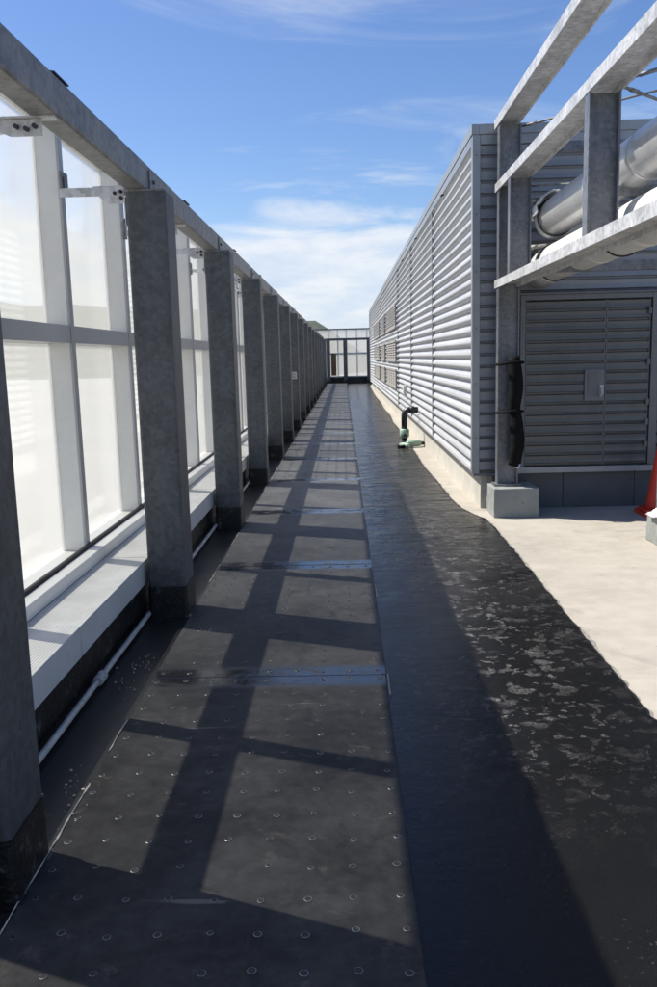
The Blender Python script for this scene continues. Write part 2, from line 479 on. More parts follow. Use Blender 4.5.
class MB:
    def __init__(self):
        self.b = bmesh.new()
        self.mi = 0

    def face(self, pts, smooth=False):
        f = self.b.faces.new([self.b.verts.new(p) for p in pts])
        f.smooth = smooth
        f.material_index = self.mi
        return f

    def box(self, x0, x1, y0, y1, z0, z1):
        v = [self.b.verts.new(p) for p in ((x0, y0, z0), (x1, y0, z0), (x1, y1, z0), (x0, y1, z0),
                                           (x0, y0, z1), (x1, y0, z1), (x1, y1, z1), (x0, y1, z1))]
        for q in ((3, 2, 1, 0), (4, 5, 6, 7), (0, 1, 5, 4), (1, 2, 6, 5), (2, 3, 7, 6), (3, 0, 4, 7)):
            f = self.b.faces.new([v[i] for i in q])
            f.material_index = self.mi
        return self

    def prism(self, prof, a, bq, axis, smooth=False):
        """closed 2-D profile pushed along axis; profile is in the other two axes in cyclic order"""
        def P(u_, v_, t):
            return {'x': (t, u_, v_), 'y': (u_, t, v_), 'z': (u_, v_, t)}[axis]
        A = [self.b.verts.new(P(p[0], p[1], a)) for p in prof]
        B = [self.b.verts.new(P(p[0], p[1], bq)) for p in prof]
        n = len(prof)
        for i in range(n):
            f = self.b.faces.new((A[i], A[(i + 1) % n], B[(i + 1) % n], B[i]))
            f.smooth = smooth
            f.material_index = self.mi
        for loop in (A[::-1], B):
            f = self.b.faces.new(loop)
            f.material_index = self.mi
        return self

    def tube(self, pts, rad, seg=12, cap=True, smooth=True):
        pts = [Vector(p) for p in pts]
        rads = rad if isinstance(rad, (list, tuple)) else [rad] * len(pts)
        rings = []
        ref = None
        for i, p in enumerate(pts):
            t = (pts[min(i + 1, len(pts) - 1)] - pts[max(i - 1, 0)])
            if t.length < 1e-9: t = Vector((0, 0, 1))
            t.normalize()
            if ref is None:
                ref = Vector((0, 0, 1)) if abs(t.z) < 0.9 else Vector((1, 0, 0))
            n = (ref - t * ref.dot(t)).normalized()
            ref = n
            bn = t.cross(n)
            rings.append([self.b.verts.new(p + (n * math.cos(2 * math.pi * k / seg) + bn * math.sin(2 * math.pi * k / seg)) * rads[i]) for k in range(seg)])
        for a, c in zip(rings[:-1], rings[1:]):
            for k in range(seg):
                f = self.b.faces.new((a[k], a[(k + 1) % seg], c[(k + 1) % seg], c[k]))
                f.smooth = smooth
                f.material_index = self.mi
        if cap:
            for rg in (rings[0][::-1], rings[-1]):
                f = self.b.faces.new(rg)
                f.material_index = self.mi
        return self

    def build(self, name, mats, parent=None, bevel=0.0, seg=2, loc=None):
        bmesh.ops.recalc_face_normals(self.b, faces=self.b.faces)
        base = world_loc(parent) if parent is not None else (Vector(loc) if loc else Vector((0, 0, 0)))
        if base.length: bmesh.ops.translate(self.b, verts=self.b.verts, vec=-base)
        me = bpy.data.meshes.new(name)
        self.b.to_mesh(me)
        self.b.free()
        for m in (mats if isinstance(mats, (list, tuple)) else [mats]):
            me.materials.append(m)
        o = bpy.data.objects.new(name, me)
        COL.objects.link(o)
        if parent is not None: o.parent = parent
        elif loc: o.location = loc
        if bevel:
            md = o.modifiers.new('bevel', 'BEVEL')
            md.width = bevel
            md.segments = seg
            md.limit_method = 'ANGLE'
            md.angle_limit = R(40)
        return o


def box(name, m, parent, x0, x1, y0, y1, z0, z1, bevel=0.0, loc=None):
    return MB().box(x0, x1, y0, y1, z0, z1).build(name, m, parent, bevel, loc=loc)


def copy_tree(o, parent=None):
    c = o.copy()
    COL.objects.link(c)
    c.parent = parent
    for ch in list(o.children):
        copy_tree(ch, c)
    return c


def dup_part(o, dy, dx=0.0):
    c = o.copy()
    COL.objects.link(c)
    c.location = o.location + Vector((dx, dy, 0))
    for ch in list(o.children):
        k = ch.copy()
        COL.objects.link(k)
        k.parent = c
    return c


def rrect(x0, x1, y0, y1, r_, n=4):
    pts = []
    for cx_, cy_, a0 in ((x1 - r_, y1 - r_, 0), (x0 + r_, y1 - r_, 90), (x0 + r_, y0 + r_, 180), (x1 - r_, y0 + r_, 270)):
        for i in range(n + 1):
            a = R(a0 + 90 * i / n)
            pts.append((cx_ + r_ * math.cos(a), cy_ + r_ * math.sin(a)))
    return pts


# ------------------------------------------------------------------ setting: land, hills, roof
g = MB()
g.face([(-6000, -6000, -14), (6000, -6000, -14), (6000, 6000, -14), (-6000, 6000, -14)])
tag(g.build('ground', M['land']), kind='structure')

g = MB()
NA, ND = 120, 14
grid = []
for i in range(NA):
    az = R(-95 + 112 * i / (NA - 1))
    row = []
    for j in range(ND):
        t = j / (ND - 1)
        rad = 700 + 1500 * t
        azd = math.degrees(az)
        peak = 2.55 + 2.0 * max(0.0, min(1.0, (-azd - 1.8) / 26.0)) - max(0.0, (azd + 1.7)) * 0.75
        peak += 0.2 * noise.noise(Vector((azd * 0.13, 3.1, 0))) + 0.16 * noise.noise(Vector((azd * 0.55, 7.1, 0)))
        peak = max(0.1, peak)
        top = math.tan(R(peak)) * 1500
        prof = math.exp(-((t - 0.53) / 0.26) ** 2)
        hgt = -16 + (top + 16) * prof * (1 + 0.10 * noise.noise(Vector((azd * 0.3, t * 6, 1.7))))
        row.append(g.b.verts.new((rad * math.sin(az), rad * math.cos(az), hgt)))
    grid.append(row)
for i in range(NA - 1):
    for j in range(ND - 1):
        f = g.b.faces.new((grid[i][j], grid[i + 1][j], grid[i + 1][j + 1], grid[i][j + 1]))
        f.smooth = True
tag(g.build('hills', M['hill']), kind='structure')

tag(box('added_glass_backdrop', M['pale_backdrop'], None, -260, -2.2, -150, 330, -5.0, -4.2), kind='structure')  # pale slab added below the screen so the panes look brighter
tag(box('roof_slab', M['concrete'], None, -1.86, 12, -8, 56, -0.4, 0.0), kind='structure')

# black membrane, right of the boards: wavy edge against the bare concrete
edge_pts = [(1.6, -4), (1.45, 1.0), (1.30, 2.6), (1.262, 3.18), (1.278, 3.30), (1.335, 3.37), (1.345, 3.44), (1.318, 3.52),
            (1.335, 5.0), (1.355, 6.6), (1.365, 7.7), (1.355, 8.08), (1.255, 8.42), (1.195, 8.75), (1.165, 9.4), (1.165, 10.4),
            (1.13, 12.0), (1.15, 13.6), (1.17, 15.4), (1.10, 16.4), (1.19, 18.0), (1.17, 20.5), (1.23, 23), (1.21, 26), (1.27, 30), (1.26, 34), (1.33, 40), (1.40, 46), (1.8, 52)]
fine = []
for (a, b_) in zip(edge_pts[:-1], edge_pts[1:]):
    n = max(2, int((b_[1] - a[1]) / 0.06))
    for i in range(n):
        t = i / n
        y = a[1] + (b_[1] - a[1]) * t
        x = a[0] + (b_[0] - a[0]) * t
        x += 0.010 * noise.noise(Vector((y * 3.1, 1, 0))) + 0.014 * noise.noise(Vector((y * 11, 5, 0))) + 0.008 * noise.noise(Vector((y * 29, 8, 0)))
        fine.append((x, y))
fine.append((1.8, 52))
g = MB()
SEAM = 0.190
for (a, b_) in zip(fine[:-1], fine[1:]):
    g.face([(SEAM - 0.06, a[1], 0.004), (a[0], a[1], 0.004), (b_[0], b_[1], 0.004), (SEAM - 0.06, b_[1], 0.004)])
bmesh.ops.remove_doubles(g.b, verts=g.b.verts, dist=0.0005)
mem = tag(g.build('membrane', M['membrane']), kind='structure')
# ragged smear of primer along that edge, and a grey film of drips beyond it
def lip(z, lo, amp, f1, f2, m, name):
    g = MB()
    def wd(y):
        v = 0.5 + 0.7 * noise.noise(Vector((y * f1, 9, z * 500))) + 0.55 * noise.noise(Vector((y * f2, 4, z * 500)))
        return lo + amp * max(0.0, v)
    for (a, b_) in zip(fine[:-1], fine[1:]):
        for k in range(3):
            p = [(a[0] + (b_[0] - a[0]) * t, a[1] + (b_[1] - a[1]) * t) for t in (k / 3, (k + 1) / 3)]
            g.face([(p[0][0] - 0.006, p[0][1], z), (p[0][0] + wd(p[0][1]), p[0][1], z), (p[1][0] + wd(p[1][1]), p[1][1], z), (p[1][0] - 0.006, p[1][1], z)])
    bmesh.ops.remove_doubles(g.b, verts=g.b.verts, dist=0.0004)
    g.build(name, m, mem)
lip(0.0020, 0.004, 0.030, 2.3, 17, M['smear'], 'primer_smear')
lip(0.0062, 0.000, 0.010, 6.0, 41, M['skirt'], 'membrane_edge')

# gutter strip along the screen
BX0 = -1.005
g = MB()
g.face([(-1.34, -6, 0.003), (BX0, -6, 0.003), (BX0, 52, 0.003), (-1.34, 52, 0.003)])
tag(g.build('gutter', M['gutter']), kind='structure')

# plywood walkway: sheets butted with thin joints, and screw washers in rows
walk = MB()
ys = [-5.15, -2.85, -0.55, 1.75] + [JOINT0 + JOINTD * k for k in range(21)] + [51.9]
for a, b_ in zip(ys[:-1], ys[1:]):
    walk.box(BX0 + random.uniform(-.004, .004), SEAM - 0.008 + random.uniform(-.004, .002), a + 0.002, b_ - 0.002, -0.002, 0.012 + random.uniform(-0.0012, 0.0012))
wo = tag(walk.build('walkway', M['boards'], bevel=0.003, seg=1), kind='structure')
# washers
g = MB()
for a, b_ in zip(ys[:-1], ys[1:]):
    if b_ < 1.2 or a > 30: continue
    rows = 15
    for i in range(rows):
        y = a + 0.06 + (b_ - a - 0.12) * i / (rows - 1)
        for k in range(9):
            if random.random() < 0.04: continue
            x = BX0 + 0.035 + (SEAM - BX0 - 0.085) * k / 8 + random.uniform(-.008, .008)
            yy = y + random.uniform(-.012, .012)
            z = 0.0128
            r1 = random.uniform(0.010, 0.0135) * (1.0 if y < 5 else 1.3 if y < 8 else 1.6)
            seg = 10 if y < 7 else 6
            o1 = [g.b.verts.new((x + r1 * math.cos(2 * math.pi * q / seg), yy + r1 * math.sin(2 * math.pi * q / seg), z)) for q in range(seg)]
            tilt = random.uniform(-.0007, .0007)
            o2 = [g.b.verts.new((x + r1 * .86 * math.cos(2 * math.pi * q / seg), yy + r1 * .86 * math.sin(2 * math.pi * q / seg), z + 0.0006 + tilt * math.cos(2 * math.pi * q / seg))) for q in range(seg)]
            c = [g.b.verts.new((x + r1 * .70 * math.cos(2 * math.pi * q / seg), yy + r1 * .70 * math.sin(2 * math.pi * q / seg), z - 0.0004)) for q in range(seg)]
            for q in range(seg):
                n_ = (q + 1) % seg
                g.b.faces.new((o1[q], o1[n_], o2[n_], o2[q]))
                f = g.b.faces.new((o2[q], o2[n_], c[n_], c[q])); f.material_index = 1
            f = g.b.faces.new(c); f.material_index = 1
tag(g.build('screw_heads', [M['washer'], M['gasket']], wo), kind='stuff')
# sealant bits along both long edges of the boards
g = MB()
for xs, w_, thr in ((BX0 - 0.004, 0.008, 0.05), (SEAM - 0.002, 0.004, 0.42)):
    y = 1.6
    while y < 26:
        s_ = 0.03
        nv = noise.noise(Vector((y * 1.7, xs * 9, 2)))
        if nv > thr:
            wa = w_ * (0.4 + 0.9 * abs(noise.noise(Vector((y * 9, xs, 4)))))
            wb = w_ * (0.4 + 0.9 * abs(noise.noise(Vector(((y + s_) * 9, xs, 4)))))
            ja = 0.004 * noise.noise(Vector((y * 6, 3, xs)))
            jb = 0.004 * noise.noise(Vector(((y + s_) * 6, 3, xs)))
            zt = 0.0165
            A = [(xs - wa + ja, y, 0.0055), (xs + ja, y, zt), (xs + wa * .8 + ja, y, 0.0135)]
            B = [(xs - wb + jb, y + s_, 0.0055), (xs + jb, y + s_, zt), (xs + wb * .8 + jb, y + s_, 0.0135)]
            g.face([A[0], A[1], B[1], B[0]])
            g.face([A[1], A[2], B[2], B[1]])
        y += s_
# crumbs by the first gap
for (bx, by) in [(-1.12, 4.33), (-1.07, 4.28), (-1.16, 4.05), (-1.08, 3.92), (-1.03, 2.78), (-1.06, 2.95), (-0.87, 4.85), (-1.10, 3.05), (-1.18, 4.2)]:
    for q in range(7):
        xx, yy = bx + random.gauss(0, .03), by + random.gauss(0, .06)
        s_ = random.uniform(.001, .005) * random.random() + .001
        g.box(xx - s_, xx + s_, yy - s_ * .7, yy + s_ * .7, 0.004, 0.009 + s_ * .4 if xx < BX0 else 0.018)
tag(g.build('sealant', M['sealant'], wo), kind='stuff')

# ------------------------------------------------------------------ glazed screen on the left
PITCH, COLP, Y0 = 1.4, 2.8, 2.4
screen = empty('glass_screen', (-1.73, Y0, 0.0), 'long white glass screen with white fins down the left side', 'glass screen')
NB0, NB1 = -3, 35
def at_y(j): return Y0 + PITCH * j
proto = {}
yb = at_y(0)
proto['mullion'] = box('mullion', M['white_alu'], screen, -1.812, -1.665, yb - 0.032, yb + 0.032, 0.43, 3.215, 0.003)
proto['mullion_cap'] = box('mullion_cap', M['frame_edge'], screen, -1.6645, -1.65, yb - 0.034, yb + 0.034, 0.432, 3.213, 0.002)
ya, yc = yb + 0.034, yb + PITCH - 0.034
proto['transom'] = box('transom', M['frame_edge'], screen, -1.805, -1.655, ya, yc, 1.725, 1.83, 0.003)
proto['lower_pane'] = box('lower_pane', M['glass'], screen, -1.801, -1.789, ya - 0.001, yc + 0.001, 0.432, 1.723)
proto['upper_pane'] = box('upper_pane', M['glass'], screen, -1.801, -1.789, ya - 0.001, yc + 0.001, 1.832, 3.018)
proto['header'] = box('header', M['white_alu'], screen, -1.818, -1.76, ya, yc, 3.02, 3.21, 0.003)
yj0, yj1 = yb + 0.004, yb + PITCH - 0.004
lp = MB()
lp.box(-1.63, -1.55, yj0, yj1, 0.376, 0.452)
proto['upstand_channel'] = lp.build('upstand_channel', M['white_alu'], screen, 0.004)
lp = MB()
lp.prism([(-1.549, 0.356), (-1.277, 0.351), (-1.277, 0.371), (-1.549, 0.376)], yj0, yj1, 'y')
proto['perforated_ledge'] = lp.build('perforated_ledge', M['perf'], screen)
lp = MB()
lp.prism([(-1.292, 0.232), (-1.2755, 0.225), (-1.2735, 0.3735), (-1.2765, 0.3735), (-1.2765, 0.350), (-1.292, 0.350)], yj0, yj1, 'y')
for q in range(3):
    yy = yj0 + 0.2 + q * 0.5
    lp.tube([(-1.278, yy, 0.30), (-1.270, yy, 0.30)], 0.006, 8)
proto['fascia'] = lp.build('fascia', M['frame_alu'], screen)
for j in range(NB0, NB1):
    if j == 0: continue
    for k, o in proto.items():
        dup_part(o, PITCH * j)
ye = at_y(NB1)
dup_part(proto['mullion'], PITCH * NB1)
box('bottom_rail', M['white_alu'], screen, -1.845, -1.652, at_y(NB0), ye, 0.385, 0.43)
box('gasket', M['gasket'], screen, -1.649, -1.632, at_y(NB0), ye, 0.39, 0.474)
box('top_cap', M['frame_alu'], screen, -1.835, -1.675, at_y(NB0), ye, 3.217, 3.262, 0.004)

box('upstand_wall', M['skirt'], None, -1.85, -1.31, at_y(NB0), ye, 0.0, 0.349)
tag(bpy.data.objects['upstand_wall'], 'low black bitumen painted kerb under the white perforated ledge', 'upstand wall')

# white conduit lying in the gutter
cd = empty('conduit_pipe', (-1.245, 3.3, 0.0), 'thin dirty white conduit lying along the foot of the black kerb', 'conduit')
pts = []
y = -3.0
while y < 44:
    pts.append((-1.255 + 0.010 * noise.noise(Vector((y * .35, 0, 3))), y, 0.040 + 0.006 * noise.noise(Vector((y * .8, 2, 3)))))
    y += 0.35
MB().tube(pts, 0.0155, 10).build('pipe', M['pvc'], cd)
g = MB()
cp = Vector((-1.252, 3.98, 0.045))
g.tube([cp + Vector((0, -0.05, 0)), cp + Vector((0, -0.045, 0)), cp + Vector((0, 0.045, 0)), cp + Vector((0, 0.05, 0))], [0.022, 0.027, 0.027, 0.022], 14)
g.tube([cp + Vector((0, 0, 0.0)), cp + Vector((0.012, 0, 0.022)), cp + Vector((0.014, 0, 0.028))], [0.024, 0.024, 0.018], 12)
g.build('coupling', M['pvc'], cd)

# ------------------------------------------------------------------ columns and top rail
CX0, CX1 = -1.247, -1.013
def make_column(y, label):
    c = empty('steel_column', ((CX0 + CX1) / 2, y, 0.0), label, 'column', 'dark galvanised columns along the glass screen')
    MB().prism(rrect(CX0, CX1, y - 0.14, y + 0.14, 0.02), 0.0, 2.578, 'z', smooth=False).build('shaft', M['galv'], c)
    MB().prism(rrect(CX0 + .004, CX1 - .001, y - 0.142, y + 0.142, 0.02), 2.578, 2.588, 'z').build('cap_plate', M['galv_rail'], c)
    sk = MB()
    sk.prism(rrect(CX0 - .006, CX1 + .006, y - 0.146, y + 0.146, 0.024), 0.002, 0.215, 'z')
    sk.prism(rrect(CX0 - .02, CX1 + .02, y - 0.165, y + 0.16, 0.03), 0.002, 0.012, 'z')
    sk.build('membrane_skirt', M['skirt'], c)
    # bracket back to the fin
    b = MB()
    b.box(-1.64, CX0 - 0.001, y - 0.105, y - 0.099, 2.562, 2.612)
    b.box(-1.44, CX0 - 0.001, y - 0.104, y - 0.02, 2.612, 2.618)
    b.prism([(-1.42, 2.567), (-1.35, 2.517), (-1.256, 2.517), (-1.256, 2.612), (-1.42, 2.612)], y - 0.112, y - 0.106, 'y')
    b.box(CX0 - 0.009, CX0 - 0.002, y - 0.13, y - 0.03, 2.392, 2.552)
    br = b.build('bracket', M['galv_bright'], c)
    b = MB()
    b.box(-1.648, -1.635, y - 0.06, y + 0.06, 2.592, 2.722)
    b.box(-1.634, -1.628, y - 0.03, y + 0.03, 2.622, 2.692)
    b.build('fixing_plate', M['galv_rail'], br)
    for (bx_, bz_) in ((-1.312, 2.574), (-1.276, 2.582), (-1.276, 2.547)):
        b = MB()
        b.tube([(bx_, y - 0.112, bz_), (bx_, y - 0.124, bz_)], 0.011, 6, smooth=False)
        b.tube([(bx_, y - 0.1245, bz_), (bx_, y - 0.137, bz_)], 0.006, 8)
        b.build('bolt', M['bolt'], br)
    MB().tube([(CX0 - .009, y - .1, 2.422), (CX0 - .022, y - .1, 2.422)], 0.012, 6, smooth=False).build('bolt', M['bolt'], br)
    return c

ordn = ['first', 'second', 'third', 'fourth', 'fifth', 'sixth', 'seventh', 'eighth', 'ninth', 'tenth', 'eleventh', 'twelfth',
        'thirteenth', 'fourteenth', 'fifteenth', 'sixteenth', 'seventeenth', 'eighteenth']
def col_label(i):
    if i == 0: return 'nearest dark galvanised column, cut off by the left edge of the photo'
    if i == 1: return 'big dark galvanised column beside the conduit coupling, second from the camera'
    if i == 6: return 'seventh dark column from the camera, the one with a pale notice plate'
    return '%s dark galvanised column from the camera, beside the glass screen' % ordn[i]
col0 = make_column(Y0, col_label(0))
cols = [col0]
for i in range(1, 18):
    c = copy_tree(col0)
    c.location.y = Y0 + COLP * i
    c['label'] = col_label(i)
    cols.append(c)
c = copy_tree(col0)
c.location.y = Y0 - COLP
c['label'] = 'galvanised column of the glass screen standing beside the photographer'
np_ = MB().box(-1.225, -1.06, cols[6].location.y - 0.145, cols[6].location.y - 0.1405, 1.14, 1.30).build('notice_plate', M['sticker'], cols[6])
# printed lines: darker bars on the notice, unreadable at this size in the photograph
pl = MB()
for q in range(4):
    pl.box(-1.21, -1.08 - 0.02 * (q % 2), cols[6].location.y - 0.1475, cols[6].location.y - 0.1455, 1.165 + q * 0.032, 1.178 + q * 0.032)
pl.build('print', M['vent_dark'], np_)

RX0, RX1, RZ0, RZ1 = -1.247, -1.128, 2.5895, 2.746
rail0 = empty('top_rail', (-1.19, Y0, 2.6), 'x', 'rail', 'galvanised rail segments on top of the columns')
MB().prism(rrect(RX0, RX1, RZ0, RZ1, 0.014), Y0 + 0.006, Y0 + COLP - 0.006, 'y').build('rail_tube', M['galv_rail'], rail0)
g = MB()
g.box(RX1 + 0.001, RX1 + 0.009, Y0 - 0.03, Y0 + 0.10, 2.60, 2.715)
g.tube([(RX1 + .009, Y0 + .05, 2.66), (RX1 + .022, Y0 + .05, 2.66)], 0.012, 6, smooth=False)
g.build('splice_plate', M['galv_rail'], rail0)
g = MB()
g.prism([(RX1 - 0.03, 2.747), (RX1 + 0.002, 2.747), (RX1 + 0.002, 2.753), (RX1 - 0.03, 2.758)], Y0 + 1.15, Y0 + 1.33, 'y')
g.build('lug', M['bolt'], rail0)
ym = Y0 + PITCH - 0.22
g = MB()
g.prism([(-1.646, ym + 0.186), (-1.640, ym + 0.196), (-1.262, ym + 0.004), (-1.262, ym - 0.004)], 2.545, 2.58, 'z')
g.box(-1.42, -1.14, ym - 0.03, ym + 0.03, 2.5815, 2.5885)
g.prism([(-1.40, 2.545), (-1.33, 2.515), (-1.20, 2.515), (-1.20, 2.58), (-1.40, 2.58)], ym - 0.0105, ym - 0.0045, 'y')
mb_ = g.build('bracket', M['galv_bright'], rail0)
for bx_, bz_ in ((-1.30, 2.55), (-1.26, 2.54), (-1.225, 2.55)):
    MB().tube([(bx_, ym - 0.011, bz_), (bx_, ym - 0.034, bz_)], 0.010, 6, smooth=False).build('bolt', M['bolt'], mb_)
g = MB()
g.box(-1.648, -1.635, ym + 0.16, ym + 0.26, 2.53, 2.65)
g.build('fixing_plate', M['galv_rail'], mb_)
for i in range(-1, 17):
    o = rail0 if i == 0 else copy_tree(rail0)
    o.location.y = Y0 + COLP * i
    if i == -1: o['label'] = 'galvanised top rail segment running back from the nearest column'
    else: o['label'] = 'galvanised top rail segment from the %s to the %s column' % (ordn[i], ordn[i + 1])

# ------------------------------------------------------------------ far end: cross screen, columns, rail, leaning board
EY = 52.1
es = empty('glass_screen', (0, EY, 0), 'small glazed screen closing off the far end of the walkway', 'glass screen')
xs_ = [-1.62, -0.9, -0.35, 0.18, 0.82, 1.45, 2.1, 2.8]
for a, b_ in zip(xs_[:-1], xs_[1:]):
    box('lower_pane', M['glass_dense'], es, a + 0.02, b_ - 0.02, EY + 0.10, EY + 0.112, 0.45, 1.75)
    box('upper_pane', M['glass_dense'], es, a + 0.02, b_ - 0.02, EY + 0.10, EY + 0.112, 1.85, 2.70)
    box('header', M['glass_dense'], es, a + 0.022, b_ - 0.022, EY + 0.09, EY + 0.13, 2.72, 3.24)
    box('transom', M['frame_alu'], es, a + 0.022, b_ - 0.022, EY + 0.02, EY + 0.12, 1.752, 1.848)
for a in xs_:
    box('mullion', M['frame_alu'], es, a - 0.02, a + 0.02, EY, EY + 0.13, 0.45, 3.24)
box('top_cap', M['galv'], es, -1.66, 2.84, EY - 0.02, EY + 0.15, 3.242, 3.31)
box('bottom_rail', M['frame_alu'], es, -1.66, 2.84, EY - 0.06, EY + 0.15, 0.38, 0.447)
box('kerb', M['skirt'], es, -1.66, 2.84, EY - 0.08, EY + 0.16, 0.0, 0.378)
fr_ = empty('end_rail', (0.4, EY - 0.3, 2.6), 'dark galvanised rail across the end columns at the far end', 'rail')
MB().prism(rrect(EY - 0.36, EY - 0.24, 2.59, 2.73, 0.014), -1.1, 2.8, 'x').build('rail_tube', M['galv'], fr_)
for x, lab in ((-0.92, 'left of three dark columns closing the far end of the walkway'), (0.115, 'middle of three dark columns closing the far end of the walkway'),
               (1.54, 'right of three dark columns at the far end, beside the louvred building')):
    e = empty('steel_column', (x, EY - 0.3, 0), lab, 'column', 'dark columns across the far end')
    MB().prism(rrect(x - 0.117, x + 0.117, EY - 0.42, EY - 0.18, 0.02), 0.0, 2.585, 'z').build('shaft', M['galv'], e)
    MB().prism(rrect(x - 0.123, x + 0.123, EY - 0.426, EY - 0.174, 0.02), 0.002, 0.215, 'z').build('membrane_skirt', M['skirt'], e)
lb = MB()
lb.prism([(EY - 0.05, 0.48), (EY - 0.02, 0.48), (EY + 0.0, 1.84), (EY - 0.03, 1.84)], -0.76, -0.44, 'x')
tag(lb.build('plywood_board', M['brown_ply']), 'narrow brown board standing against the far end glass', 'board')

# ------------------------------------------------------------------ louvred plant building on the right
BXF, BYF, BYE = 1.30, 8.60, 41.8
bl = empty('plant_building', (BXF, BYF, 0), 'long silver louvred plant room building along the right side of the roof', 'building')
ZB, ZT = 0.39, 3.69
box('wall', M['core'], bl, 1.37, 9.0, BYF + 0.07, BYE, 0.385, 3.68)
box('plinth', M['plinth'], bl, 1.40, 9.0, BYF + 0.09, BYE - 0.02, 0.0, 0.384)
ZS = 3.60
NS = 27
PL = (ZS - ZB) / NS


def clad_side(y0, y1):
    """horizontal louvre sheets on the left wall, facing -x: long sunlit upper face, short return below"""
    g = MB()
    prof = []
    z = ZB
    for i in range(NS):
        prof += [(1.303, z), (1.300, z + 0.014), (1.308, z + 0.038), (1.340, z + 0.076), (1.346, z + 0.084), (1.346, z + 0.095), (1.318, z + 0.108)]
        z += PL
    prof.append((1.303, ZS))
    A = [g.b.verts.new((x, y0, z_)) for x, z_ in prof]
    B = [g.b.verts.new((x, y1, z_)) for x, z_ in prof]
    for i in range(len(prof) - 1):
        g.b.faces.new((A[i], A[i + 1], B[i + 1], B[i]))
    return g.build('louvre_panel', M['clad'], bl)


seams = [BYF + 0.09, 12.5, 16.45, 20.4, 24.4, 28.4, 32.4, 36.4, 40.4, BYE]
for a, b_ in zip(seams[:-1], seams[1:]):
    clad_side(a, b_)
for s_ in seams[1:4]:
    box('joint_strip', M['trim'], bl, 1.296, 1.34, s_ - 0.022, s_ + 0.022, ZB, ZT, 0.003)
box('joint_strip', M['trim'], bl, 1.29, 1.36, BYE - 0.05, BYE + 0.05, ZB - .02, ZT, 0.003)


def clad_end(x0, x1, z0, z1, yf, m, name, parent, pitch=0.119, groove=0.03):
    g = MB()
    prof = []
    n = max(1, round((z1 - z0) / pitch))
    p = (z1 - z0) / n
    for i in range(n):
        z = z0 + i * p
        prof += [(yf + groove, z), (yf + groove * 0.8, z + 0.018), (yf, z + 0.026), (yf + 0.003, z + p * 0.6), (yf, z + p - 0.008)]
    prof.append((yf + groove, z1))
    A = [g.b.verts.new((x0, y_, z_)) for y_, z_ in prof]
    B = [g.b.verts.new((x1, y_, z_)) for y_, z_ in prof]
    for i in range(len(prof) - 1):
        g.b.faces.new((A[i], A[i + 1], B[i + 1], B[i]))
    return g.build(name, m, parent)


DX0, DX1, DZ0, DZ1 = 1.775, 3.085, 0.44, 2.16
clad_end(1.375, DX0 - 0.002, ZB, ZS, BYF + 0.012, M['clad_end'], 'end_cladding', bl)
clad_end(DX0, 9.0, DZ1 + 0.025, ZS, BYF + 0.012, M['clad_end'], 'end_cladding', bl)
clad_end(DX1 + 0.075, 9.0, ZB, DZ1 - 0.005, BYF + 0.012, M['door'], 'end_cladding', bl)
# corner trim and roof edge
g = MB()
g.prism([(1.296, BYF), (1.372, BYF), (1.372, BYF + 0.01), (1.31, BYF + 0.01), (1.31, BYF + 0.085), (1.296, BYF + 0.085)], ZB - 0.01, ZT, 'z')
g.build('corner_trim', M['trim'], bl, 0.002, 1)
g = MB()
g.box(1.285, 1.36, BYF - 0.012, BYE + 0.03, ZT + 0.001, 3.785)
g.build('roof_flashing', M['trim'], bl, 0.004)
box('head_flashing', M['trim'], bl, 1.293, 1.36, BYF + 0.0865, BYE, ZS + 0.001, ZT, 0.003)
box('head_flashing', M['trim'], bl, 1.3745, 9.0, BYF + 0.002, BYF + 0.06, ZS + 0.001, ZT, 0.003)
box('roof_flashing', M['trim'], bl, 1.3605, 9.0, BYF - 0.012, BYF + 0.07, ZT + 0.001, 3.785, 0.004)
box('roof', M['trim'], bl, 1.361, 9.0, BYF + 0.071, BYE + 0.03, 3.681, 3.75)
g = MB()
g.box(1.32, 1.40, BYF + 0.086, BYE, 0.372, 0.387)
g.build('base_flashing', M['trim'], bl)
# front plinth panels and sill strip
for a, b_ in ((1.52, 2.245), (2.25, 2.98), (2.985, 3.80), (3.805, 9.0)):
    box('plinth_panel', M['dark_panel'], bl, a, b_, BYF + 0.055, BYF + 0.088, 0.0, 0.37, 0.003)
g = MB()
g.box(DX0 - 0.09, 3.7, BYF - 0.018, BYF + 0.06, 0.374, 0.436)
for q in range(6):
    g.tube([(1.85 + q * .28, BYF - .018, .405), (1.85 + q * .28, BYF - .026, .405)], 0.007, 8)
g.build('sill', M['trim'], bl, 0.003)
box('corner_sill', M['core'], bl, 1.32, DX0 - 0.092, BYF + 0.004, BYF + 0.05, 0.355, 0.382)
